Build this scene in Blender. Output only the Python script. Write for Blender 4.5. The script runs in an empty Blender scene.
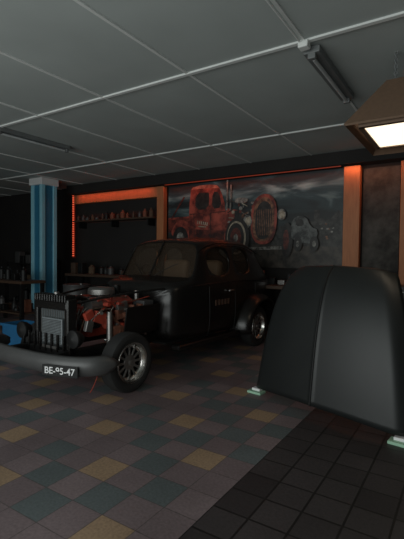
import bpy, bmesh, math, random
from mathutils import Vector, Matrix
random.seed(7)
S = bpy.context.scene
try:
    S.view_settings.view_transform = 'Standard'
    S.view_settings.look = 'None'
except Exception: pass
COL = S.collection

# ---------------- materials ----------------
def mat(name, col, rough=0.6, metal=0.0, var=0.25, scale=6.0, emit=None, estr=0.0, spec=None, bump=0.0):
    m = bpy.data.materials.new(name); m.use_nodes = True
    nt = m.node_tree; b = nt.nodes['Principled BSDF']
    b.inputs['Roughness'].default_value = rough
    b.inputs['Metallic'].default_value = metal
    if spec is not None: b.inputs['Specular IOR Level'].default_value = spec
    tc = nt.nodes.new('ShaderNodeTexCoord')
    n = nt.nodes.new('ShaderNodeTexNoise'); n.inputs['Scale'].default_value = scale
    n.inputs['Detail'].default_value = 6
    nt.links.new(tc.outputs['Object'], n.inputs['Vector'])
    mx = nt.nodes.new('ShaderNodeMix'); mx.data_type = 'RGBA'
    a = [max(0, c*(1-var)) for c in col]; c2 = [min(1, c*(1+var)) for c in col]
    mx.inputs['A'].default_value = (*a, 1); mx.inputs['B'].default_value = (*c2, 1)
    nt.links.new(n.outputs['Fac'], mx.inputs['Factor'])
    nt.links.new(mx.outputs['Result'], b.inputs['Base Color'])
    if bump > 0:
        bp = nt.nodes.new('ShaderNodeBump'); bp.inputs['Strength'].default_value = bump
        bp.inputs['Distance'].default_value = 0.01
        nt.links.new(n.outputs['Fac'], bp.inputs['Height'])
        nt.links.new(bp.outputs['Normal'], b.inputs['Normal'])
    if emit:
        b.inputs['Emission Color'].default_value = (*emit, 1)
        b.inputs['Emission Strength'].default_value = estr
    return m

def grunge(name, dark, light, scale=7, rough=0.5, lo=.40, hi=.62):
    """printed-photo style patchy colour"""
    m = mat(name, dark, rough); nt = m.node_tree; N = nt.nodes; L = nt.links
    n = N['Noise Texture']; n.inputs['Scale'].default_value = scale; n.inputs['Detail'].default_value = 9; n.inputs['Roughness'].default_value = .65
    r = N.new('ShaderNodeValToRGB'); L.new(n.outputs['Fac'], r.inputs[0])
    r.color_ramp.elements[0].position = lo; r.color_ramp.elements[0].color = (*dark, 1)
    r.color_ramp.elements[1].position = hi; r.color_ramp.elements[1].color = (*light, 1)
    L.new(r.outputs[0], N['Principled BSDF'].inputs['Base Color'])
    return m

def wood(name, c1, c2, rough=0.6):
    m = mat(name, c1, rough)
    nt = m.node_tree
    tc = nt.nodes['Texture Coordinate']; n = nt.nodes['Noise Texture']
    mp = nt.nodes.new('ShaderNodeMapping'); mp.inputs['Scale'].default_value = (6, 6, 0.7)
    nt.links.new(tc.outputs['Object'], mp.inputs['Vector']); nt.links.new(mp.outputs['Vector'], n.inputs['Vector'])
    mx = nt.nodes['Mix']; mx.inputs['A'].default_value = (*c1, 1); mx.inputs['B'].default_value = (*c2, 1)
    return m

BLACK = mat('satin_black_paint', (0.009, 0.008, 0.0075), 0.27, 0, 0.3, 3, spec=.45)
BLACKG = mat('hood_black_primer', (0.013, 0.0145, 0.0145), 0.42, 0, 0.4, 2.5, spec=0.4)
RUBBER = mat('tyre_rubber', (0.012, 0.012, 0.012), 0.75)
CHROME = mat('worn_chrome', (0.6, 0.58, 0.55), 0.25, 1.0, 0.2)
STEEL = mat('dull_steel', (0.28, 0.27, 0.26), 0.45, 0.9)
BUMP = mat('bumper_grey', (0.085, 0.085, 0.085), 0.45, 0.3, 0.25, 5)
IRON = mat('black_iron', (0.02, 0.02, 0.02), 0.5, 0.6)
REDE = mat('engine_red', (0.34, 0.05, 0.03), 0.4, 0, 0.4, 12)
RUST = mat('rusty_brown', (0.19, 0.07, 0.04), 0.8, 0, 0.4, 18)
CORE = mat('radiator_core', (0.10, 0.12, 0.13), 0.5, 0.5, 0.3, 40)
WHITE = mat('white_paint', (0.75, 0.75, 0.75), 0.6, 0, 0.05)
SEAT = mat('brown_leather', (0.20, 0.12, 0.07), 0.6)
WOODR = wood('warm_wood', (0.34, 0.12, 0.05), (0.55, 0.22, 0.09))
WOODL = wood('lamp_wood', (0.12, 0.075, 0.048), (0.20, 0.12, 0.075))
WOODD = wood('dark_wood', (0.045, 0.026, 0.016), (0.08, 0.045, 0.027))
DARKW = mat('dark_wall_paint', (0.018, 0.016, 0.015), 0.85, 0, 0.35, 1.5)
BOARD = grunge('dark_board', (0.022, 0.022, 0.020), (0.075, 0.073, 0.066), 2.5, .8)
BLUE = mat('blue_paint', (0.03, 0.18, 0.30), 0.5, 0, 0.2)
CYAN = mat('cyan_paint', (0.28, 0.60, 0.72), 0.5, 0, 0.1)
BLUED = mat('blue_plastic', (0.02, 0.12, 0.26), 0.4)
REDP = mat('red_paint', (0.25, 0.03, 0.02), 0.4)
GREENB = mat('pale_green_block', (0.30, 0.50, 0.36), 0.7)
CARD = mat('cardboard', (0.10, 0.065, 0.04), 0.9)
GREYP = mat('grey_plastic', (0.06, 0.06, 0.06), 0.5)
FIXT = mat('fixture_grey', (0.16, 0.17, 0.17), 0.5)
CEILW = mat('ceiling_trim_white', (0.72, 0.74, 0.72), 0.7, 0, 0.08)

def glassmat(name, tint, fac):
    m = bpy.data.materials.new(name); m.use_nodes = True; nt = m.node_tree
    b = nt.nodes['Principled BSDF']; b.inputs['Base Color'].default_value = (*tint, 1)
    b.inputs['Roughness'].default_value = 0.05
    t = nt.nodes.new('ShaderNodeBsdfTransparent'); t.inputs['Color'].default_value = (0.85, 0.85, 0.82, 1)
    ms = nt.nodes.new('ShaderNodeMixShader'); ms.inputs[0].default_value = fac
    o = nt.nodes['Material Output']
    nt.links.new(t.outputs[0], ms.inputs[1]); nt.links.new(b.outputs[0], ms.inputs[2]); nt.links.new(ms.outputs[0], o.inputs['Surface'])
    return m
GLASS = glassmat('car_glass', (0.085, 0.06, 0.042), 0.36)

# ---------------- helpers ----------------
def empty(name, loc=(0, 0, 0), rz=0):
    e = bpy.data.objects.new(name, None); COL.objects.link(e)
    e.location = loc; e.rotation_euler = (0, 0, rz); e.empty_display_size = 0.2
    return e
def mesh(name, v, f, m, parent=None, smooth=False, loc=None):
    me = bpy.data.meshes.new(name); me.from_pydata([tuple(x) for x in v], [], f); me.update()
    bm = bmesh.new(); bm.from_mesh(me); bmesh.ops.recalc_face_normals(bm, faces=bm.faces); bm.to_mesh(me); bm.free()
    o = bpy.data.objects.new(name, me); COL.objects.link(o)
    if m: me.materials.append(m)
    if smooth:
        for p in me.polygons: p.use_smooth = True
    if parent: o.parent = parent
    if loc: o.location = loc
    return o
def box(name, c, s, m, parent=None, bev=0.0, rot=None):
    x, y, z = [k/2 for k in s]
    v = [(-x,-y,-z),(x,-y,-z),(x,y,-z),(-x,y,-z),(-x,-y,z),(x,-y,z),(x,y,z),(-x,y,z)]
    f = [(0,3,2,1),(4,5,6,7),(0,1,5,4),(1,2,6,5),(2,3,7,6),(3,0,4,7)]
    o = mesh(name, v, f, m, parent); o.location = c
    if rot: o.rotation_euler = rot
    if bev > 0:
        b = o.modifiers.new('bev', 'BEVEL'); b.width = bev; b.segments = 3
    return o
def lathe(name, prof, m, parent=None, loc=(0,0,0), axis='Z', seg=40, rot=None):
    v = []; f = []; n = len(prof)
    for i in range(seg):
        a = 2*math.pi*i/seg
        for r, h in prof:
            if axis == 'Z': v.append((r*math.cos(a), r*math.sin(a), h))
            elif axis == 'X': v.append((h, r*math.cos(a), r*math.sin(a)))
            else: v.append((r*math.cos(a), h, r*math.sin(a)))
    for i in range(seg):
        j = (i+1) % seg
        for k in range(n-1):
            f.append((i*n+k, j*n+k, j*n+k+1, i*n+k+1))
    o = mesh(name, v, f, m, parent, True); o.location = loc
    if rot: o.rotation_euler = rot
    e = o.modifiers.new('es', 'EDGE_SPLIT'); e.split_angle = math.radians(40)
    return o
def cyl(name, p1, p2, r, m, parent=None, seg=20, r2=None):
    p1 = Vector(p1); p2 = Vector(p2); d = p2-p1; L = d.length
    r2 = r if r2 is None else r2
    o = lathe(name, [(0.0001, 0), (r, 0), (r2, L), (0.0001, L)], m, parent, p1, 'Z', seg)
    o.rotation_mode = 'QUATERNION'; o.rotation_quaternion = d.to_track_quat('Z', 'Y')
    return o
def tube(name, pts, r, m, parent=None, res=3):
    cu = bpy.data.curves.new(name, 'CURVE'); cu.dimensions = '3D'; cu.bevel_depth = r; cu.bevel_resolution = res
    sp = cu.splines.new('NURBS'); sp.points.add(len(pts)-1)
    for i, p in enumerate(pts): sp.points[i].co = (*p, 1)
    sp.use_endpoint_u = True; sp.order_u = min(3, len(pts)); sp.resolution_u = 8
    o = bpy.data.objects.new(name, cu); COL.objects.link(o); cu.materials.append(m)
    cu.use_fill_caps = True
    if parent: o.parent = parent
    return o

# ---------------- room ----------------
HC = 3.4; YB = 7.85; XL = -13.0; XR = 3.2; YF = -2.4

def floor_mat():
    m = bpy.data.materials.new('floor_tiles'); m.use_nodes = True; nt = m.node_tree; N = nt.nodes; L = nt.links
    b = N['Principled BSDF']
    g = N.new('ShaderNodeNewGeometry'); sp = N.new('ShaderNodeSeparateXYZ'); L.new(g.outputs['Position'], sp.inputs[0])
    def M(op, a, b2=None, c=None):
        n = N.new('ShaderNodeMath'); n.operation = op
        for i, x in enumerate((a, b2, c)):
            if x is None: continue
            if isinstance(x, (int, float)): n.inputs[i].default_value = x
            else: L.new(x, n.inputs[i])
        return n.outputs[0]
    X, Y = sp.outputs[0], sp.outputs[1]
    def MIX(f, a, b2):
        n = N.new('ShaderNodeMix'); n.data_type = 'RGBA'
        if isinstance(f, (int, float)): n.inputs['Factor'].default_value = f
        else: L.new(f, n.inputs['Factor'])
        for k, x in (('A', a), ('B', b2)):
            if isinstance(x, tuple): n.inputs[k].default_value = (*x, 1)
            else: L.new(x, n.inputs[k])
        return n.outputs['Result']
    s = 0.255
    a = M('MULTIPLY_ADD', X, 1/s, 0.89); bb = M('MULTIPLY_ADD', Y, 1/s, 0.42)
    A = M('FLOOR', a); B = M('FLOOR', bb)
    ma = M('FLOORED_MODULO', A, 2.0); mb = M('FLOORED_MODULO', B, 2.0)
    ev = M('MULTIPLY', M('SUBTRACT', 1.0, ma), M('SUBTRACT', 1.0, mb))
    k = M('FLOORED_MODULO', M('MULTIPLY', M('ADD', A, B), 0.5), 2.0)
    k1 = M('GREATER_THAN', k, 0.75)
    yellow = M('MULTIPLY', ev, M('SUBTRACT', 1.0, k1))
    cv = N.new('ShaderNodeCombineXYZ'); L.new(A, cv.inputs[0]); L.new(B, cv.inputs[1])
    wn = N.new('ShaderNodeTexWhiteNoise'); wn.noise_dimensions = '2D'; L.new(cv.outputs[0], wn.inputs['Vector'])
    rnd = wn.outputs['Value']
    teal = M('MAXIMUM', M('MULTIPLY', ev, k1), M('MULTIPLY', M('MULTIPLY', ma, mb), M('GREATER_THAN', rnd, 0.55)))
    base = MIX(rnd, (0.150, 0.115, 0.120), (0.195, 0.150, 0.155))
    c = MIX(teal, base, (0.100, 0.117, 0.120))
    c = MIX(yellow, c, (0.30, 0.205, 0.13))
    ns = N.new('ShaderNodeTexNoise'); ns.inputs['Scale'].default_value = 55; ns.inputs['Detail'].default_value = 3
    L.new(g.outputs['Position'], ns.inputs['Vector'])
    nb = N.new('ShaderNodeTexNoise'); nb.inputs['Scale'].default_value = 1.3; nb.inputs['Detail'].default_value = 8
    L.new(g.outputs['Position'], nb.inputs['Vector'])
    sp1 = M('MULTIPLY_ADD', ns.outputs['Fac'], 0.9, 0.55)
    sp2 = M('MULTIPLY_ADD', nb.outputs['Fac'], 1.1, 0.42)
    val = M('MULTIPLY', sp1, sp2)
    def grout(u, v, w):
        fu = M('ABSOLUTE', M('SUBTRACT', M('FRACT', u), 0.5)); fv = M('ABSOLUTE', M('SUBTRACT', M('FRACT', v), 0.5))
        return M('GREATER_THAN', M('MAXIMUM', fu, fv), 0.5-w)
    g1 = grout(a, bb, 0.014)
    c = MIX(M('MULTIPLY', g1, 0.6), c, (0.05, 0.042, 0.04))
    s2 = 0.235
    a2 = M('MULTIPLY_ADD', X, 1/s2, 0.404); b2 = M('MULTIPLY', Y, 1/s2)
    g2 = grout(a2, b2, 0.03)
    cv2 = N.new('ShaderNodeCombineXYZ'); L.new(M('FLOOR', a2), cv2.inputs[0]); L.new(M('FLOOR', b2), cv2.inputs[1])
    w2 = N.new('ShaderNodeTexWhiteNoise'); w2.noise_dimensions = '2D'; L.new(cv2.outputs[0], w2.inputs['Vector'])
    d = MIX(w2.outputs['Value'], (0.024, 0.020, 0.021), (0.048, 0.041, 0.042))
    d = MIX(g2, d, (0.007, 0.006, 0.006))
    isd = M('GREATER_THAN', X, -1.27)
    c = MIX(isd, c, d)
    vm = N.new('ShaderNodeVectorMath'); vm.operation = 'SCALE'; L.new(c, vm.inputs[0]); L.new(val, vm.inputs['Scale'])
    L.new(vm.outputs[0], b.inputs['Base Color'])
    L.new(M('MULTIPLY_ADD', nb.outputs['Fac'], 0.3, 0.36), b.inputs['Roughness'])
    bp = N.new('ShaderNodeBump'); bp.inputs['Strength'].default_value = 0.35; bp.inputs['Distance'].default_value = 0.004
    gg = M('MAXIMUM', M('MULTIPLY', g1, M('SUBTRACT', 1.0, isd)), M('MULTIPLY', g2, isd))
    L.new(M('SUBTRACT', M('MULTIPLY', ns.outputs['Fac'], 0.3), gg), bp.inputs['Height'])
    L.new(bp.outputs[0], b.inputs['Normal'])
    return m
cx = (XL+XR)/2; cy = (YF+YB)/2
box('floor', (cx, cy, -0.05), (XR-XL+0.4, YB-YF+0.4, 0.1), floor_mat())
CEIL = mat('ceiling_panels', (0.43, 0.47, 0.455), 0.85, 0, 0.16, 1.2)
box('ceiling', (cx, cy, HC+0.05), (XR-XL+0.4, YB-YF+0.4, 0.1), CEIL)
box('wall_back', (cx, YB+0.1, HC/2), (XR-XL+0.4, 0.2, HC), DARKW)
box('wall_left', (XL-0.1, cy, HC/2), (0.2, YB-YF, HC), DARKW)
box('wall_right', (XR+0.1, cy, HC/2), (0.2, YB-YF, HC), DARKW)
wf = empty('wall_front')
box('pier_left', (-9.9, YF-0.1, HC/2), (6.2, 0.2, HC), DARKW, wf)
box('pier_right', (2.6, YF-0.1, HC/2), (1.2, 0.2, HC), DARKW, wf)
box('header', (-2.4, YF-0.1, HC-0.2), (8.8, 0.2, 0.4), DARKW, wf)
ct = empty('trim_1')
xs = [-1.27+1.235*i for i in range(-9, 4)]
for i, x in enumerate(xs):
    box('batten_y_%d' % i, (x, cy, HC-0.006), (0.03, YB-YF, 0.012), CEILW, ct)
for i, y in enumerate([-1.35, 1.1, 3.57, 6.05]):
    box('batten_x_%d' % i, (cx, y, HC-0.009), (XR-XL, 0.045, 0.018), CEILW, ct)
tube('cable', [(-1.30, -1, HC-0.03), (-1.30, 1, HC-0.03), (-1.29, 3.5, HC-0.03)], 0.008, CEILW, ct)
box('junction_box', (-1.27, 3.57, HC-0.04), (0.09, 0.09, 0.06), CEILW, ct, 0.01)
box('ceiling_beam', (-3.1, YB-0.16, HC-0.12), (12.4, 0.3, 0.23), DARKW)

def fixture(loc):
    e = empty('fluorescent_batten_light', loc)
    box('housing', (0, 0, -0.03), (0.15, 1.3, 0.06), FIXT, e, 0.008)
    lathe('tube', [(0.001, -0.58), (0.018, -0.58), (0.018, 0.58), (0.001, 0.58)], mat('unlit_tube', (0.5, 0.52, 0.52), 0.3), e, (0, 0, -0.085), 'Y', 16)
    box('end_cap_1', (0, -0.62, -0.07), (0.07, 0.05, 0.07), FIXT, e, 0.006)
    box('end_cap_2', (0, 0.62, -0.07), (0.07, 0.05, 0.07), FIXT, e, 0.006)
fixture((-1.24, 4.32, HC-0.012)); fixture((-5.95, 4.2, HC-0.0))

def post(x, w=0.2, y=YB-0.42):
    return box('wooden_post', (x, y, (HC-0.26)/2+0.0), (w, 0.14, HC-0.26), WOODR, None, 0.008)
for i, (x, w) in enumerate([(-1.80, 0.28), (-6.12, 0.20), (-0.90, 0.22)]): post(x, w, YB-0.15)

box('chalkboard_panel', (-1.34, YB-0.03, 2.2), (0.60, 0.04, 1.8), BOARD)
box('chalkboard_panel', (0.3, YB-0.03, 2.2), (2.0, 0.04, 1.8), BOARD)

# ---------- mural ----------
def sky_mat():
    m = mat('mural_sky', (0.05, 0.08, 0.09), 0.5); nt = m.node_tree; N = nt.nodes; L = nt.links
    tc = N['Texture Coordinate']; n = N['Noise Texture']; n.inputs['Scale'].default_value = 1.0; n.inputs['Distortion'].default_value = 0.7
    n.inputs['Detail'].default_value = 10
    mp = N.new('ShaderNodeMapping'); mp.inputs['Scale'].default_value = (0.8, 1, 3.0); mp.inputs['Location'].default_value = (5.3, 0, 1.7)
    L.new(tc.outputs['Object'], mp.inputs['Vector']); L.new(mp.outputs[0], n.inputs['Vector'])
    r = N.new('ShaderNodeValToRGB'); L.new(n.outputs['Fac'], r.inputs[0])
    r.color_ramp.elements[0].position = 0.42; r.color_ramp.elements[0].color = (0.010, 0.020, 0.024, 1)
    r.color_ramp.elements[1].position = 0.70; r.color_ramp.elements[1].color = (0.34, 0.50, 0.50, 1)
    e = r.color_ramp.elements.new(0.54); e.color = (0.040, 0.085, 0.098, 1)
    sp = N.new('ShaderNodeSeparateXYZ'); L.new(tc.outputs['Object'], sp.inputs[0])
    mr = N.new('ShaderNodeMapRange'); mr.inputs['From Min'].default_value = -0.25; mr.inputs['From Max'].default_value = 0.65
    L.new(sp.outputs[2], mr.inputs['Value'])
    mx = N.new('ShaderNodeMix'); mx.data_type = 'RGBA'; mx.inputs['A'].default_value = (0.010, 0.012, 0.011, 1)
    L.new(mr.outputs[0], mx.inputs['Factor']); L.new(r.outputs[0], mx.inputs['B'])
    L.new(mx.outputs['Result'], N['Principled BSDF'].inputs['Base Color'])
    return m
MX0, MX1, MZ0, MZ1 = -5.98, -1.97, 1.3, 3.14
mu = empty('hot_rod_wall_mural', ((MX0+MX1)/2, YB-0.06, (MZ0+MZ1)/2))
box('mural_panel', (0, 0, 0), (MX1-MX0, 0.04, MZ1-MZ0), sky_mat(), mu)
mR = grunge('mural_red', (0.07, 0.010, 0.008), (0.42, 0.085, 0.055), 4)
mRd = grunge('mural_dark_red', (0.03, 0.006, 0.005), (0.18, 0.035, 0.022), 6)
mH = grunge('mural_highlight_red', (0.20, 0.05, 0.035), (0.5, 0.2, 0.14), 6)
mK = grunge('mural_black', (0.006, 0.006, 0.006), (0.03, 0.028, 0.026), 9); mG = grunge('mural_grey', (0.05, 0.05, 0.045), (0.32, 0.32, 0.29), 12)
mC = grunge('mural_cream', (0.20, 0.17, 0.12), (0.5, 0.44, 0.34), 12); mT = grunge('mural_town', (0.010, 0.011, 0.010), (0.06, 0.06, 0.055), 10)
mO = mat('mural_light', (0.4, 0.25, 0.13), 0.6); mB = grunge('mural_brown', (0.07, 0.028, 0.015), (0.30, 0.14, 0.075), 11)
mcount = [0]
DZ = 0.05
def mp(pts, m, name='shape'):
    mcount[0] += 1; d = -0.0208-0.0005*mcount[0]
    ox = (MX0+MX1)/2; oz = (MZ0+MZ1)/2
    pts = [(min(max(x, MX0), MX1), min(max(z+DZ, MZ0), MZ1)) for x, z in pts]
    return mesh('%s_%d' % (name, mcount[0]), [(x-ox, d, z-oz) for x, z in pts], [tuple(range(len(pts)))], m, mu)
def el(x, z, rx, rz, n=28): return [(x+rx*math.cos(2*math.pi*i/n), z+rz*math.sin(2*math.pi*i/n)) for i in range(n)]
def sm(pts, it=2):
    for _ in range(it):
        q = []
        for i in range(len(pts)):
            a = pts[i]; b = pts[(i+1) % len(pts)]
            q += [(a[0]*.75+b[0]*.25, a[1]*.75+b[1]*.25), (a[0]*.25+b[0]*.75, a[1]*.25+b[1]*.75)]
        pts = q
    return pts
mp([(MX0, 1.2), (MX1, 1.2), (MX1, 1.72), (-3.2, 1.78), (MX0, 1.75)], grunge('mural_ground', (0.02, 0.018, 0.015), (0.08, 0.068, 0.055), 5), 'ground')
mp([(-3.4, 1.7), (-1.95, 1.66), (-1.95, 2.28), (-2.06, 2.34), (-2.2, 2.18), (-2.4, 2.2), (-2.4, 2.36), (-2.5, 2.36), (-2.52, 2.14), (-2.7, 2.2), (-2.85, 2.1), (-3.4, 2.06)], mT, 'town')
for i in range(18):
    x = random.uniform(-2.4, -2.0); z = random.uniform(1.78, 2.15); mp([(x-.02, z), (x+.02, z), (x+.02, z+.03), (x-.02, z+.03)], random.choice([mG, mT, mB]), 'window_glow')
mp([(-5.97, 2.02), (-5.3, 1.92), (-5.3, 2.36), (-5.97, 2.34)], mRd, 'bed')
mp([(-5.97, 2.30), (-5.3, 2.33), (-5.3, 2.37), (-5.97, 2.35)], mR, 'bed_rail')
mp([(-5.9, 2.33), (-5.86, 2.33), (-5.5, 2.8), (-5.54, 2.82)], mRd, 'tow_boom')
mp(sm([(-5.95, 1.9), (-5.3, 1.85), (-5.28, 2.12), (-5.5, 2.3), (-5.75, 2.28)], 2), mR, 'rear_fender')
mp(el(-5.62, 1.86, .22, .28), mK, 'rear_tyre'); mp(el(-5.62, 1.86, .11, .15), mG, 'rear_rim')
mp(sm([(-5.4, 1.86), (-4.62, 1.76), (-4.45, 1.8), (-4.42, 2.5), (-4.58, 2.95), (-4.7, 3.03), (-5.25, 3.03), (-5.36, 2.95)], 1), mR, 'cab')
mp(sm([(-5.38, 2.9), (-5.25, 3.04), (-4.68, 3.04), (-4.55, 2.9), (-4.62, 2.95), (-5.3, 2.97)], 1), mH, 'roof_highlight')
mp([(-5.38, 1.88), (-4.62, 1.78), (-4.45, 1.8), (-4.45, 2.02), (-5.38, 2.08)], mRd, 'cab_shade')
mp(sm([(-5.22, 2.50), (-4.86, 2.50), (-4.84, 2.84), (-4.9, 2.88), (-5.2, 2.87)], 1), mK, 'side_window')
mp(sm([(-4.78, 2.5), (-4.52, 2.52), (-4.60, 2.86), (-4.76, 2.88)], 1), mK, 'windscreen')
mp([(-5.36, 2.40), (-4.44, 2.42), (-4.44, 2.44), (-5.36, 2.42)], mRd, 'belt_line')
mp([(-5.24, 1.9), (-5.225, 1.9), (-5.245, 2.42), (-5.26, 2.42)], mK, 'door_line'); mp([(-4.82, 1.86), (-4.805, 1.86), (-4.805, 2.42), (-4.82, 2.42)], mK, 'door_line')
for k in range(6):
    z = 2.22-.01*k; mp([(-5.16+k*.05, z-.03), (-5.135+k*.05, z-.03), (-5.125+k*.05, z+.04), (-5.15+k*.05, z+.04)], mC, 'lettering')
mp([(-5.13, 2.12), (-4.92, 2.10), (-4.92, 2.125), (-5.13, 2.145)], mC, 'lettering')
mp([(-5.4, 1.72), (-4.5, 1.68), (-4.5, 1.78), (-5.4, 1.84)], mRd, 'running_board')
mp([(-4.46, 1.8), (-4.2, 1.8), (-4.12, 2.44), (-4.42, 2.5)], mR, 'cowl')
mp([(-4.25, 1.75), (-3.75, 1.72), (-3.75, 2.42), (-4.2, 2.44)], mK, 'engine_bay')
random.seed(11)
for i in range(60):
    x = random.uniform(-4.38, -3.78); z = random.uniform(1.95, 2.66)
    if i % 3: mp(el(x, z, random.uniform(.015, .045), random.uniform(.015, .05), 10), random.choice([mG, mC, mK, mRd, mB, mG, mK]), 'engine_part')
    else:
        a = random.uniform(-1, 1); mp([(x, z), (x+.13, z+a*.1), (x+.13, z+a*.1+.02), (x, z+.025)], random.choice([mG, mC, mB, mK]), 'engine_pipe')
mp(sm([(-4.2, 2.58), (-3.9, 2.58), (-3.88, 2.68), (-4.18, 2.7)], 1), mG, 'air_scoop')
for k in range(2): mp([(-4.40+k*.09, 2.45), (-4.365+k*.09, 2.45), (-4.355+k*.09, 3.1-k*.12), (-4.39+k*.09, 3.1-k*.12)], mG, 'exhaust_stack')
mp(sm([(-3.80, 1.72), (-3.28, 1.72), (-3.22, 2.45), (-3.36, 2.72), (-3.62, 2.74), (-3.82, 2.5)], 2), mR, 'grille_shell')
mp(sm([(-3.76, 1.78), (-3.33, 1.78), (-3.28, 2.42), (-3.40, 2.66), (-3.6, 2.67), (-3.77, 2.44)], 2), mB, 'grille_surround')
mp(sm([(-3.71, 1.82), (-3.38, 1.82), (-3.33, 2.40), (-3.43, 2.58), (-3.58, 2.59), (-3.71, 2.40)], 2), mK, 'grille')
for k in range(8): mp([(-3.67+k*.04, 1.90), (-3.655+k*.04, 1.90), (-3.645+k*.04, 2.42), (-3.66+k*.04, 2.42)], mB, 'grille_bar')
mp(el(-3.14, 2.30, .09, .11), mG, 'headlight'); mp(el(-3.13, 2.30, .06, .08), mC, 'headlight_lens')
mp(el(-3.88, 2.20, .10, .12), mG, 'headlight'); mp(el(-3.87, 2.20, .07, .085), mC, 'headlight_lens')
mp([(-3.85, 1.60), (-2.98, 1.62), (-2.98, 1.68), (-3.85, 1.66)], mG, 'front_axle')
mp(el(-4.12, 1.86, .29, .42), mK, 'tyre'); mp(el(-4.14, 1.86, .225, .35), mC, 'whitewall'); mp(el(-4.15, 1.86, .195, .31), mK, 'tyre_inner'); mp(el(-4.15, 1.86, .13, .21), mRd, 'rim'); mp(el(-4.15, 1.86, .05, .08), mG, 'hub')
mp(el(-3.02, 1.80, .12, .34), mK, 'tyre'); mp(el(-3.04, 1.80, .06, .2), mRd, 'rim')
mp(sm([(-2.92, 1.75), (-2.46, 1.72), (-2.40, 1.98), (-2.55, 2.04), (-2.64, 2.24), (-2.85, 2.26), (-2.95, 2.1)], 1), grunge('mural_rod_grey', (0.02, 0.023, 0.023), (0.14, 0.155, 0.15), 8), 'grey_rod')
mp(sm([(-2.85, 2.06), (-2.68, 2.06), (-2.70, 2.19), (-2.83, 2.20)], 1), mK, 'grey_rod_window')
for x in (-2.80, -2.48): mp(el(x, 1.72, .085, .14), mK, 'tyre'); mp(el(x, 1.72, .035, .06), mG, 'rim')

LED = mat('red_led', (0.3, 0.02, 0.01), 0.5, emit=(1.0, 0.14, 0.06), estr=0.8)
ls = empty('led_strip_light')
for i in range(28):
    box('diode_%d' % i, (-9.35, YB-0.045, 1.5+i*0.062), (0.04, 0.03, 0.03), LED, ls)
box('strip_backing', (-9.35, YB-0.022, 2.36), (0.11, 0.02, 1.85), REDP, ls)
LED2 = mat('red_led_dim', (0.2, 0.02, 0.01), 0.5, emit=(1.0, 0.12, 0.04), estr=0.12)
box('beam_led_strip', (-4.0, YB-0.2, HC-0.243), (4.0, 0.02, 0.015), LED2)
def area(name, loc, size, power, col, rot, sy=None):
    l = bpy.data.lights.new(name, 'AREA'); l.energy = power; l.color = col; l.size = size
    if sy: l.shape = 'RECTANGLE'; l.size_y = sy
    o = bpy.data.objects.new(name, l); COL.objects.link(o); o.location = loc; o.rotation_euler = rot
    return o
area('light_red_strip', (-4.0, YB-0.24, HC-0.28), 4.0, 3.0, (1, 0.16, 0.06), (math.radians(0), 0, 0), 0.03)
area('light_red_shelf', (-7.7, YB-0.28, HC-0.26), 2.6, 3.0, (1, 0.16, 0.07), (math.radians(8), 0, 0), 0.03)
area('light_red_right', (-1.5, YB-0.32, HC-0.27), 0.9, 2.6, (1, 0.30, 0.12), (math.radians(12), 0, 0), 0.03)

box('wooden_lintel', (-7.7, YB-0.09, HC-0.37), (2.95, 0.14, 0.24), WOODR, None, 0.01)
sh = empty('wall_shelf', (-7.65, YB-0.17, 2.42))
box('board', (0, 0, 0), (2.8, 0.3, 0.04), WOODD, sh, 0.005)
for i, x in enumerate((-1.2, 0, 1.2)): box('bracket_%d' % i, (x, 0.02, -0.1), (0.04, 0.24, 0.16), IRON, sh)
jars = empty('shelf_collectibles', (-7.65, YB-0.19, 2.44))
random.seed(3)
for i in range(15):
    x = -1.3+i*0.18+random.uniform(-.03, .03); h = random.uniform(.06, .22); r = random.uniform(.03, .06)
    m = random.choice([RUST, CARD, IRON, GREYP, WOODD, RUST])
    lathe('can_%d' % i, [(0.001, 0), (r, 0), (r, h*.7), (r*.45, h*.82), (r*.45, h), (0.001, h)], m, jars, (x, 0, 0), 'Z', 16)

bc = empty('blue_column', (-9.0, 6.6, 0))
box('shaft', (0, 0, HC/2), (0.36, 0.36, HC), BLUE, bc)
for i, (x, y) in enumerate([(-.17, -.17), (.17, -.17), (.17, .17), (-.17, .17)]):
    box('corner_strip_%d' % i, (x, y, HC/2), (0.10, 0.10, HC-0.004), CYAN, bc, 0.01)
box('cap', (0, 0, HC-.09), (0.50, 0.50, 0.17), WHITE, bc, 0.01)
box('plinth', (0, 0, 0.08), (0.52, 0.52, 0.16), GREYP, bc, 0.02)

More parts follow.
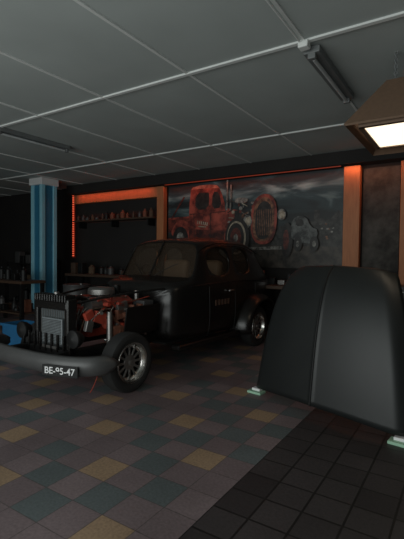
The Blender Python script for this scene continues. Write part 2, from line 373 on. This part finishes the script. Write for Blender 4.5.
def clutter(parent, x0, x1, y0, y1, z, n, pal=None, hs=(.08, .3)):
    pal = pal or [GREYP, CARD, RUST, STEEL, IRON, WOODD, IRON, IRON]
    for i in range(n):
        x = x0+(x1-x0)*(i+.5)/n; y = random.uniform(y0, y1); h = random.uniform(*hs); w = (x1-x0)/n*0.36
        m = random.choice(pal); t = random.random()
        if t < .5: box('item_box_%d' % i, (x, y, z+h/2), (w*2, min(.2, w*2), h), m, parent, 0.008)
        elif t < .8: lathe('item_can_%d' % i, [(0.001, 0), (w, 0), (w, h*.75), (w*.4, h*.9), (w*.4, h), (0.001, h)], m, parent, (x, y, z), 'Z', 16)
        else:
            lathe('item_jug_%d' % i, [(0.001, 0), (w*.9, 0), (w, h*.3), (w*.7, h*.6), (w*.3, h*.75), (w*.3, h), (0.001, h)], m, parent, (x, y, z), 'Z', 16)
def bench(name, loc, w, d, h, top=WOODD, rz=0, n=6, shelves=True):
    e = empty(name, loc, rz)
    box('top', (0, 0, h-.03), (w, d, .06), top, e, 0.006)
    for i, (sx, sy) in enumerate([(-1, -1), (1, -1), (1, 1), (-1, 1)]):
        box('leg_%d' % i, (sx*(w/2-.05), sy*(d/2-.05), (h-.06)/2), (.07, .07, h-.06), IRON, e)
    if shelves: box('lower_shelf', (0, 0, .25), (w-.1, d-.1, .03), top, e); clutter(e, -w/2+.1, w/2-.1, -d/4, d/4, .265, n)
    clutter(e, -w/2+.1, w/2-.1, -d/4, d/4, h, n)
    return e
bench('workbench', (-7.55, 7.25, 0), 2.2, .6, 1.05, n=9)
bench('workbench', (-2.75, 7.2, 0), 1.5, .6, 1.0, n=7)
def rack(name, loc, w, d, h, levels, rz=0, n=6):
    e = empty(name, loc, rz)
    for i, (sx, sy) in enumerate([(-1, -1), (1, -1), (1, 1), (-1, 1)]):
        box('upright_%d' % i, (sx*(w/2-.02), sy*(d/2-.02), h/2), (.04, .04, h), IRON, e)
    for l in range(levels):
        z = .15+l*(h-.2)/(levels-1)
        box('shelf_%d' % l, (0, 0, z), (w-.02, d-.02, .03), IRON, e)
        clutter(e, -w/2+.06, w/2-.06, -d/5, d/5, z+.015, n, hs=(.1, (h-.2)/(levels-1)*.7))
    return e
rack('storage_rack', (-10.6, 7.4, 0), 1.8, .5, 1.3, 3)
rack('storage_rack', (-12.3, 6.0, 0), 1.8, .5, 1.3, 3, math.pi/2)
bench('workbench', (-8.6, 5.5, 0), 1.5, .6, .95, n=7)
def drum(loc, m):
    e = empty('oil_drum', loc)
    p = [(0.001, 0), (.285, 0), (.29, .02), (.28, .04), (.28, .28), (.295, .3), (.28, .32), (.28, .56), (.295, .58), (.28, .6), (.28, .84), (.29, .86), (.285, .88), (.26, .87), (0.001, .87)]
    lathe('shell', p, m, e); cyl('bung', (.15, 0, .87), (.15, 0, .9), .03, STEEL, e)
drum((-7.2, 6.1, 0), GREYP)
def crate(loc, m, s=(.6, .4, .28), name='plastic_crate'):
    e = empty(name, loc); w, d, h = s
    box('base', (0, 0, .015), (w, d, .03), m, e)
    box('side_1', (0, -d/2+.01, h/2), (w, .02, h), m, e); box('side_2', (0, d/2-.01, h/2), (w, .02, h), m, e)
    box('side_3', (-w/2+.01, 0, h/2), (.02, d, h), m, e); box('side_4', (w/2-.01, 0, h/2), (.02, d, h), m, e)
    box('rim', (0, -d/2-.005, h-.02), (w+.04, .02, .04), m, e)
    clutter(e, -w/2+.05, w/2-.05, -.05, .05, .03, 4, hs=(.15, .36))
crate((-5.95, 4.0, 0), BLUED, (.6, .4, .42))
def cabinet(loc, m, w=.7, d=.5, h=1.0):
    e = empty('tool_cabinet', loc)
    box('body', (0, 0, h/2+.08), (w, d, h), m, e, .01)
    for k in range(5):
        z = .18+k*(h-.1)/5+.06
        box('drawer_%d' % k, (0, -d/2-.008, z), (w-.06, .016, (h-.1)/5-.02), m, e, .004)
        box('handle_%d' % k, (0, -d/2-.025, z+.04), (w-.2, .02, .015), CHROME, e)
    for i, (sx, sy) in enumerate([(-1, -1), (1, -1), (1, 1), (-1, 1)]):
        lathe('caster_%d' % i, [(0.001, -.02), (.04, -.02), (.04, .02), (.001, .02)], RUBBER, e, (sx*(w/2-.08), sy*(d/2-.08), .04), 'X', 16)
cabinet((-.75, 7.2, 0), GREYP)
bench('workbench', (0.5, 7.2, 0), 1.5, .6, .9, n=6)

# ================= CAR =================
car = empty('vintage_car', (-3.96, 2.62, 0), math.radians(-2.0))
secs = [
 (1.62, .60, .36, 1.02, 1.10, .50),
 (1.80, .70, .34, 1.09, 1.17, .60),
 (1.95, .74, .33, 1.12, 1.20, .66),
 (2.02, .75, .33, 1.13, 1.22, .67),
 (2.32, .775, .33, 1.15, 1.72, .63),
 (2.42, .78, .33, 1.15, 1.765, .645),
 (3.04, .80, .33, 1.16, 1.815, .67),
 (3.14, .80, .33, 1.16, 1.817, .67),
 (3.68, .795, .33, 1.16, 1.79, .65),
 (3.80, .79, .33, 1.16, 1.77, .64),
 (4.15, .76, .33, 1.14, 1.67, .58),
 (4.50, .70, .34, 1.08, 1.44, .48),
 (4.82, .62, .36, .96, 1.15, .42),
 (5.10, .50, .40, .78, .90, .36),
 (5.20, .40, .44, .64, .72, .28),
]
def ring(s):
    l, hw, zb, bz, rz, rw = s
    h = rz-bz
    half = [(hw*.88, zb), (hw*.98, zb+.10), (hw, zb+.30), (hw*1.0, bz-.12), (hw*.975, bz), (hw*.95, bz+min(.05, h*.3)),
            (rw+(.0 if h > .3 else .02), rz-h*.20), (rw*.90, rz-h*.06), (rw*.5, rz), (0, rz+.008)]
    return half
def build_body():
    v = []; f = []; gf = []
    H = 10; n = 2*H-1
    for s in secs:
        h = ring(s); 
        ll = s[0]
        for (w, z) in h: v.append((w, ll + (0 if not (1.9 < ll < 2.1) else .10*(w/.7)**2), z))
        for (w, z) in reversed(h[:-1]): v.append((-w, ll + (0 if not (1.9 < ll < 2.1) else .10*(w/.7)**2), z))
    def iswin(si, k):
        kk = k if k < H-1 else n-2-k
        if si == 3 and kk in (6, 7, 8): return True
        if si == 5 and kk == 5: return True
        if si == 7 and kk == 5: return True
        if si == 10 and kk == 8: return True
        return False
    for si in range(len(secs)-1):
        for k in range(n-1):
            a = si*n+k; q = (a, a+1, a+1+n, a+n)
            (gf if iswin(si, k) else f).append(q)
    f.append(tuple(range(n)))
    f.append(tuple((len(secs)-1)*n+k for k in range(n)))
    for si in range(len(secs)-1): f.append((si*n, (si+1)*n, (si+1)*n+n-1, si*n+n-1))
    o = mesh('body_shell', v, f, BLACK, car, True)
    sb = o.modifiers.new('sub', 'SUBSURF'); sb.levels = 2; sb.render_levels = 2
    so = o.modifiers.new('sol', 'SOLIDIFY'); so.thickness = .012; so.offset = -1
    used = sorted({i for q in gf for i in q}); mp_ = {u: i for i, u in enumerate(used)}
    mesh('window_glass', [(v[u][0]*.975, v[u][1]+(.02 if v[u][1] < 2.4 else 0), v[u][2]-.012) for u in used], [tuple(mp_[i] for i in q) for q in gf], GLASS, car, True)
build_body()
tube('windscreen_divider', [(0, 2.0, 1.23), (0, 2.16, 1.47), (0, 2.33, 1.74)], .012, BLACK, car)
for s in (-1, 1):
    tube('wiper_%d' % s, [(s*.12, 1.97, 1.23), (s*.3, 2.08, 1.36), (s*.42, 2.13, 1.40)], .005, IRON, car)
    tube('belt_moulding_%d' % s, [(s*.75, 2.0, 1.10), (s*.793, 2.6, 1.13), (s*.81, 3.2, 1.14), (s*.80, 3.8, 1.13), (s*.75, 4.3, 1.08)], .008, BLACK, car)
    tube('drip_rail_%d' % s, [(s*.65, 2.28, 1.56), (s*.66, 2.42, 1.68), (s*.69, 3.0, 1.72), (s*.675, 3.7, 1.69), (s*.61, 4.1, 1.57)], .009, BLACK, car)
    for l in (2.38, 3.09, 3.76):
        tube('door_gap', [(s*.788, l, 1.08), (s*.806, l, .8), (s*.80, l, .5), (s*.76, l, .38)], .005, IRON, car)
    cyl('door_handle_%d' % s, (s*.82, 2.88, 1.0), (s*.82, 3.0, 1.0), .012, CHROME, car)
    box('sill_%d' % s, (s*.76, 2.45, .33), (.14, 1.6, .07), BLACK, car, .02)
sg = mat('sign_gold', (.07, .035, .02), .6)
for i in range(5):
    box('door_lettering_%d' % i, (.798, 2.55+i*.085, .84), (.012, .045, .08), sg, car, .004)
for s in (-1, 1):
    box('seat_base_%d' % s, (s*.32, 2.85, .7), (.5, .5, .2), SEAT, car, .06)
    box('seat_back_%d' % s, (s*.32, 3.0, 1.08), (.5, .16, .75), SEAT, car, .07, (math.radians(-10), 0, 0))
box('rear_seat', (0, 3.75, .95), (1.1, .16, .6), SEAT, car, .06)
box('dashboard', (0, 2.18, 1.10), (1.2, .2, .16), SEAT, car, .04)
lathe('steering_wheel', [(.19+.013*math.cos(a*math.pi/4), .013*math.sin(a*math.pi/4)) for a in range(9)], IRON, car, (-.33, 2.42, 1.22), 'Z', 32, (math.radians(-60), 0, 0))
cyl('steering_column', (-.33, 2.42, 1.22), (-.33, 2.0, .95), .02, IRON, car)

def fender(name, s, lc, zc, R, w0, w1, a0, a1, flare=.0):
    v = []; f = []; NA = 22; NB = 8
    for i in range(NA+1):
        a = math.radians(a0+(a1-a0)*i/NA)
        for j in range(NB+1):
            t = j/NB; b = t*math.pi/2
            w = w0+(w1-w0)*math.sin(b)
            r = R*(0.80+0.25*math.cos(b)) + flare*max(0, -math.cos(a))*.3
            v.append((s*w, lc+r*1.12*-math.cos(a), zc+r*math.sin(a)*1.0))
    for i in range(NA):
        for j in range(NB):
            p = i*(NB+1)+j; f.append((p, p+1, p+NB+2, p+NB+1))
    o = mesh(name, v, f, BLACK, car, True)
    so = o.modifiers.new('s', 'SOLIDIFY'); so.thickness = .012
    return o
LF, LR = .80, 3.80
for s in (-1, 1): fender('rear_fender_%d' % s, s, LR, .36, .54, .62, .98, -8, 188)

def wheel(name, x, l, s, R=.33, W=.19):
    e = bpy.data.objects.new(name, None); COL.objects.link(e); e.parent = car; e.location = (x, l, R)
    h = W/2
    prof = [(R*.66, -h*.8), (R*.74, -h), (R*.88, -h*1.02), (R*.97, -h*.85), (R, -h*.5), (R, h*.5), (R*.97, h*.85), (R*.88, h*1.02), (R*.74, h), (R*.66, h*.8), (R*.64, h*.5), (R*.64, -h*.5), (R*.66, -h*.8)]
    lathe('tyre', prof, RUBBER, e, (0, 0, 0), 'X', 56)
    k = s
    lathe('rim_ring', [(R*.70, k*h*.86), (R*.68, k*h*1.0), (R*.62, k*h*.94), (R*.58, k*h*.5), (R*.55, k*h*.35), (R*.50, k*h*.30)], CHROME, e, (0, 0, 0), 'X', 48)
    lathe('rim_dish', [(R*.62, -k*h*.5), (R*.56, k*h*.0), (R*.5, k*h*.05), (.001, k*h*.05)], IRON, e, (0, 0, 0), 'X', 48)
    for i in range(12):
        a = 2*math.pi*i/12
        box('spoke_%d' % i, (k*h*.36, R*.38*math.cos(a), R*.38*math.sin(a)), (.02, R*.34, .026), STEEL, e, .006, (a, 0, 0))
    lathe('hub', [(R*.26, k*h*.35), (R*.24, k*h*.5), (R*.12, k*h*.6), (R*.10, k*h*.85), (.001, k*h*.9)], STEEL, e, (0, 0, 0), 'X', 32)
for s in (-1, 1):
    wheel('front_wheel_%d' % s, s*(.76 if s > 0 else .72), LF, s)
    wheel('rear_wheel_%d' % s, s*.76, LR, s, .34)
for s in (-1, 1):
    box('frame_rail_%d' % s, (s*.36, 1.2, .42), (.08, 2.2, .12), IRON, car, .01)
    cyl('shock_%d' % s, (s*.48, LF, .35), (s*.42, LF+.05, .85), .035, STEEL, car)
    tube('leaf_spring_%d' % s, [(s*.45, .3, .42), (s*.45, LF, .30), (s*.45, 1.35, .42)], .025, IRON, car)
    box('inner_fender_%d' % s, (s*.52, 1.3, .72), (.02, .6, .36), BLACK, car, .01, (0, s*.15, 0))
cyl('front_axle', (-.66, LF, .33), (.70, LF, .33), .04, IRON, car)
cyl('rear_axle', (-.66, LR, .34), (.66, LR, .34), .05, IRON, car)
box('cross_member', (0, .35, .42), (.8, .1, .12), IRON, car, .01)
box('floor_pan', (0, 2.9, .38), (1.3, 2.6, .03), IRON, car)
RX = .04
def rz(z): return z-.09
box('radiator_core', (RX, .40, rz(.76)), (.46, .07, .50), CORE, car, .005)
for i in range(14): box('radiator_fin_%d' % i, (RX-.21+i*.032, .362, rz(.76)), (.006, .01, .46), STEEL, car)
for s in (-1, 1): box('radiator_side_%d' % s, (RX+s*.275, .39, rz(.76)), (.07, .13, .72), BLACK, car, .02)
box('radiator_tank_top', (RX, .39, rz(1.04)), (.60, .14, .10), BLACK, car, .025)
box('radiator_tank_bottom', (RX, .39, rz(.47)), (.60, .13, .12), BLACK, car, .02)
for i in range(13): box('top_comb_fin_%d' % i, (RX-.27+i*.045, .38, rz(1.12)), (.022, .14, .08), BLACK, car, .008)
cyl('radiator_cap', (RX, .41, rz(1.09)), (RX, .41, rz(1.18)), .03, STEEL, car)
for i in range(9): 
    box('lower_grille_slat_%d' % i, (-.42+i*.105, .30, .54), (.02, .03, .20), BLACK, car, .005)
box('oil_cooler', (RX+.04, .33, rz(.76)), (.36, .03, .28), mat('cooler_metal', (.19, .21, .22), .45, .3, .5, 14), car, .01)
box('oil_cooler_fitting', (RX+.03, .31, rz(.58)), (.28, .03, .03), STEEL, car, .005)
for i in range(15): box('cooler_row_%d' % i, (RX+.04, .313, rz(.64)+i*.017), (.34, .004, .005), IRON, car)
# engine
box('engine_block', (0, 1.08, .72), (.42, .72, .36), REDE, car, .03)
for s in (-1, 1):
    box('valve_cover_%d' % s, (s*.22, 1.06, .93), (.17, .62, .11), REDE, car, .035, (0, s*.5, 0))
    for k in range(4):
        tube('exhaust_header_%d_%d' % (s, k), [(s*.26, .82+k*.16, .80), (s*.40, .84+k*.15, .76), (s*.43, .95+k*.12, .55)], .024, RUST, car)
        tube('spark_lead_%d_%d' % (s, k), [(0, 1.3, 1.02), (s*.18, 1.1+k*.05, 1.08), (s*.3, .84+k*.15, .9)], .006, IRON, car)
        cyl('valve_cover_bolt_%d_%d' % (s, k), (s*.22, .82+k*.16, .97), (s*.24, .82+k*.16, 1.01), .012, CHROME, car)
box('intake_manifold', (0, 1.05, .95), (.2, .5, .08), STEEL, car, .02)
lathe('air_cleaner', [(.001, 0), (.12, 0), (.17, .02), (.17, .08), (.15, .10), (.03, .115), (.001, .115)], STEEL, car, (0.0, 1.10, 1.0), 'Z', 36)
cyl('carburettor', (0, 1.10, .96), (0, 1.10, 1.02), .07, STEEL, car)
cyl('fan_hub', (0, .6, .74), (0, .72, .74), .05, STEEL, car)
for k in range(6):
    a = k*math.pi/3
    box('fan_blade_%d' % k, (.12*math.cos(a), .62, .74+.12*math.sin(a)), (.18, .01, .06), STEEL, car, 0, (0, -a, 0))
cyl('alternator', (.27, .66, .92), (.27, .82, .92), .075, STEEL, car)
cyl('steering_pump', (.30, .62, .72), (.30, .78, .72), .06, IRON, car)
cyl('distributor', (0, 1.36, .98), (0, 1.36, 1.12), .05, IRON, car)
cyl('ignition_coil', (.3, 1.42, .94), (.3, 1.42, 1.06), .03, STEEL, car)
lathe('brake_booster', [(.001, 0), (.12, 0), (.13, .04), (.1, .1), (.04, .12), (.04, .2), (.001, .2)], STEEL, car, (-.38, 1.58, .9), 'Y', 28, (0, 0, math.pi))
lathe('fan_belt', [(.09, -.01), (.1, -.01), (.1, .01), (.09, .01), (.09, -.01)], RUBBER, car, (0, .69, .66), 'Y', 30)
tube('upper_hose', [(.12, .45, .94), (.14, .60, 1.02), (.08, .75, 1.0), (.05, .85, .95)], .03, IRON, car)
tube('lower_hose', [(-.15, .45, .48), (-.2, .62, .5), (-.12, .75, .58)], .03, IRON, car)
random.seed(5)
for k in range(22):
    x0 = random.uniform(-.3, .42); x1 = x0+random.uniform(-.15, .15); y0 = random.uniform(.5, .9); y1 = random.uniform(1.1, 1.6)
    tube('loose_cable_%d' % k, [(x0, y0, random.uniform(.6, .9)), (x0+random.uniform(-.12, .12), y0+.12, random.uniform(.85, 1.05)), (x1+random.uniform(-.1, .1), (y0+y1)/2, random.uniform(.75, 1.08)), (x1, y1, random.uniform(.65, 1.0))], random.choice([.005, .007, .012]), random.choice([REDE, IRON, RUST, CARD, STEEL, IRON, CHROME]), car)
for k in range(30):
    y = random.uniform(.55, 1.55); z = random.uniform(.45, .95)
    if k % 2: cyl('fitting_%d' % k, (.38, y, z), (.46, y+random.uniform(-.04, .04), z), random.uniform(.012, .04), random.choice([STEEL, RUST, REDE, CHROME]), car)
    else: box('bracket_part_%d' % k, (.40, y, z), (.05, random.uniform(.06, .18), random.uniform(.04, .13)), random.choice([STEEL, RUST, REDE, IRON, REDE, REDE]), car, .006, (random.uniform(-.5, .5), 0, 0))
box('steering_box', (.40, .98, .60), (.12, .2, .16), RUST, car, .02)
box('battery', (.38, 1.46, .84), (.2, .18, .2), GREYP, car, .01)
box('washer_bottle', (-.42, 1.2, .85), (.12, .2, .2), CARD, car, .02)
tube('brace_1', [(.30, .42, .97), (.45, 1.0, 1.06), (.55, 1.68, 1.08)], .014, IRON, car)
tube('brace_2', [(-.26, .42, .97), (-.45, 1.0, 1.06), (-.55, 1.68, 1.08)], .014, IRON, car)
tube('hanging_wire', [(.80, .45, .46), (.84, .35, .40), (.84, .28, .22), (.86, .20, .16)], .004, REDE, car)
for s in (-1, 1):
    lathe('headlight_%d' % s, [(.001, .12), (.05, .11), (.09, .05), (.1, 0), (.095, -.01), (.001, -.03)], IRON, car, (s*.47, .30, .62), 'Y', 28)
def bumper():
    v = []; f = []; NS = 40
    sec = [(-.0, .10), (-.03, .085), (-.05, .035), (-.055, 0), (-.05, -.035), (-.03, -.085), (0, -.10), (.012, -.08), (.0, 0), (.012, .08)]
    m = len(sec)
    for i in range(NS+1):
        t = -1+2*i/NS
        x = .96*math.sin(t*math.pi/2*.98)
        y = .0+.34*abs(t)**3.0*(1)+.10*t*t
        dx = math.cos(t*math.pi/2*.98)*1.5; dy = (1.2*abs(t)**2*(1 if t > 0 else -1)+.2*t)
        L = math.hypot(dx, dy) or 1; nx, ny = -dy/L, dx/L
        k = 1.0 if abs(t) < .92 else max(.3, 1-(abs(t)-.92)*8)
        for a, b in sec: v.append((x+nx*a, y+ny*a, .42+b*k))
    for i in range(NS):
        for j in range(m): 
            p = i*m+j; q = i*m+(j+1) % m; f.append((p, q, q+m, p+m))
    f.append(tuple(range(m))); f.append(tuple(NS*m+j for j in range(m)))
    return mesh('front_bumper', v, f, BUMP, car, True)
bumper()
for s in (-1, 1): box('bumper_bracket_%d' % s, (s*.36, .16, .43), (.05, .24, .06), IRON, car)
pr = math.radians(18)
px, py = .665, -.005
box('licence_plate', (px, py, .385), (.40, .012, .11), IRON, car, .004, (0, 0, pr))
tx = bpy.data.curves.new('plate_text', 'FONT'); tx.body = 'BE-95-47'; tx.size = .092; tx.align_x = 'CENTER'; tx.align_y = 'CENTER'; tx.extrude = .001; tx.offset = .001
to = bpy.data.objects.new('plate_text', tx); COL.objects.link(to); to.parent = car; to.location = (px+.009*math.sin(pr), py-.009*math.cos(pr), .385); to.rotation_euler = (math.radians(90), 0, pr)
tx.materials.append(WHITE)

# ================= LOOSE CAR HOOD =================
def hood():
    bl = Vector((-2.02, 4.20)); br = Vector((-.38, 3.66)); mid = (bl+br)/2; ux = (br-bl).normalized()
    ang = math.atan2(ux.y, ux.x)
    e = empty('car_hood_panel', (mid.x, mid.y, 0), ang)
    NU, NV = 80, 36; v = []; f = []
    Z = lambda t: .055+1.375*math.sin(t*math.pi/2*.86)/math.sin(math.pi/2*.86)
    BK = lambda t: .20*t+.16*t**3
    for j in range(NV+1):
        t = j/NV
        hw = .88*(1-t)+.54*t+.03*math.sin(math.pi*t)
        for i in range(NU+1):
            s = -1+2*i/NU
            crown = (.07*(1-abs(s)**3.5)+.05*(1-abs(s)))*(1-.25*t)
            edge = .10*max(0, (abs(s)-.84)/.16)**2
            ridge = .014*math.exp(-(s/.014)**2)
            zz = Z(t) - .05*abs(s)**8*t**4 - .02*abs(s)*t
            zz += (1-t)**3*.05*(1-s*s)
            v.append((s*hw-.02*t, BK(t)-crown+edge-ridge, zz))
    for j in range(NV):
        for i in range(NU):
            p = j*(NU+1)+i; f.append((p, p+1, p+NU+2, p+NU+1))
    o = mesh('hood_skin', v, f, BLACKG, e, True)
    so = o.modifiers.new('s', 'SOLIDIFY'); so.thickness = .012; so.offset = -1
    tube('centre_strip', [(-.02*t, BK(t)-.12*(1-.25*t)-.016, Z(t)+(1-t)**3*.05) for t in [k/20 for k in range(21)]], .007, IRON, e)
    tube('inner_brace_1', [(-.5, .12, .3), (-.1, .25, .9), (-.35, .36, 1.25)], .015, IRON, e)
    tube('inner_brace_2', [(.5, .12, .3), (.1, .25, .9), (.35, .36, 1.25)], .015, IRON, e)
    for k, s in enumerate((-1, 1)):
        p = mid+ux*s*.80
        b = empty('support_block', (p.x, p.y, 0), ang+.2)
        box('pad', (0, -.01, .0125), (.17, .12, .025), GREENB, b, .004)
        box('wedge', (0, .01, .038), (.10, .07, .026), WHITE, b, .004)
hood()

# ================= PENDANT LAMP =================
def lamp():
    x0, x1, y0, y1, z0, z1 = -.92, 1.1, 3.60, 4.80, 2.62, 3.07
    e = empty('pendant_workshop_lamp', ((x0+x1)/2, (y0+y1)/2, 0))
    ox, oy = (x0+x1)/2, (y0+y1)/2
    ix, iy = .26, .40
    B = [(x0-ox, y0-oy), (x1-ox, y0-oy), (x1-ox, y1-oy), (x0-ox, y1-oy)]
    T = [(x0+ix-ox, y0+iy-oy), (x1-ix-ox, y0+iy-oy), (x1-ix-ox, y1-iy-oy), (x0+ix-ox, y1-iy-oy)]
    v = [(a, b, z0) for a, b in B]+[(a, b, z1) for a, b in T]
    f = [(0, 1, 5, 4), (1, 2, 6, 5), (2, 3, 7, 6), (3, 0, 4, 7), (4, 5, 6, 7)]
    o = mesh('shade', v, f, WOODL, e); so = o.modifiers.new('s', 'SOLIDIFY'); so.thickness = .02; so.offset = 0
    em = mat('lamp_diffuser', (.8, .7, .55), .5, emit=(1, .82, .60), estr=1.6)
    zz = 2.625
    box('diffuser', (0, -.12, zz), (x1-x0-.26, .74, .03), em, e)
    for k, (c, s) in enumerate([((0, -.515, zz), (x1-x0-.2, .05, .05)), ((0, .275, zz), (x1-x0-.2, .04, .05)), ((-(x1-x0)/2+.115, -.12, zz), (.04, .80, .05)), (((x1-x0)/2-.115, -.12, zz), (.04, .80, .05))]):
        box('diffuser_frame_%d' % k, c, s, WOODL, e)
    for k, x in enumerate((T[0][0]+.04, T[0][0]+.22, T[1][0]-.05)):
        n = 11; h = (HC-z1)/n
        for i in range(n):
            lathe('chain_%d_%d' % (k, i), [(.014+.005*math.cos(a*math.pi/3), .005*math.sin(a*math.pi/3)) for a in range(7)], FIXT, e, (x, 0, z1+h*(i+.5)), 'X' if i % 2 else 'Y', 12).scale = (1, 1, 1.15)
lamp()

# ================= LIGHT =================
w = bpy.data.worlds.new('W'); S.world = w; w.use_nodes = True
w.node_tree.nodes['Background'].inputs[0].default_value = (.6, .72, .72, 1); w.node_tree.nodes['Background'].inputs[1].default_value = .4
area('light_garage_door_daylight', (-2.6, YF+.1, 1.5), 8.0, 200, (.93, .98, .96), (math.radians(90), 0, 0), 2.6)

# ================= CAMERA =================
th = math.radians(32.9); pt = math.radians(1.73); F = 415.0
cd = bpy.data.cameras.new('camera'); cam = bpy.data.objects.new('camera', cd); COL.objects.link(cam)
cd.sensor_fit = 'VERTICAL'; cd.sensor_height = 24; cd.lens = 24*F/539; cd.clip_start = .05
fw = Vector((-math.sin(th)*math.cos(pt), math.cos(th)*math.cos(pt), -math.sin(pt)))
q = fw.to_track_quat('-Z', 'Y'); m = q.to_matrix().to_4x4() @ Matrix.Rotation(math.radians(0.6), 4, 'Z')
cam.matrix_world = Matrix.Translation((0, 0, 1.5)) @ m
S.camera = cam
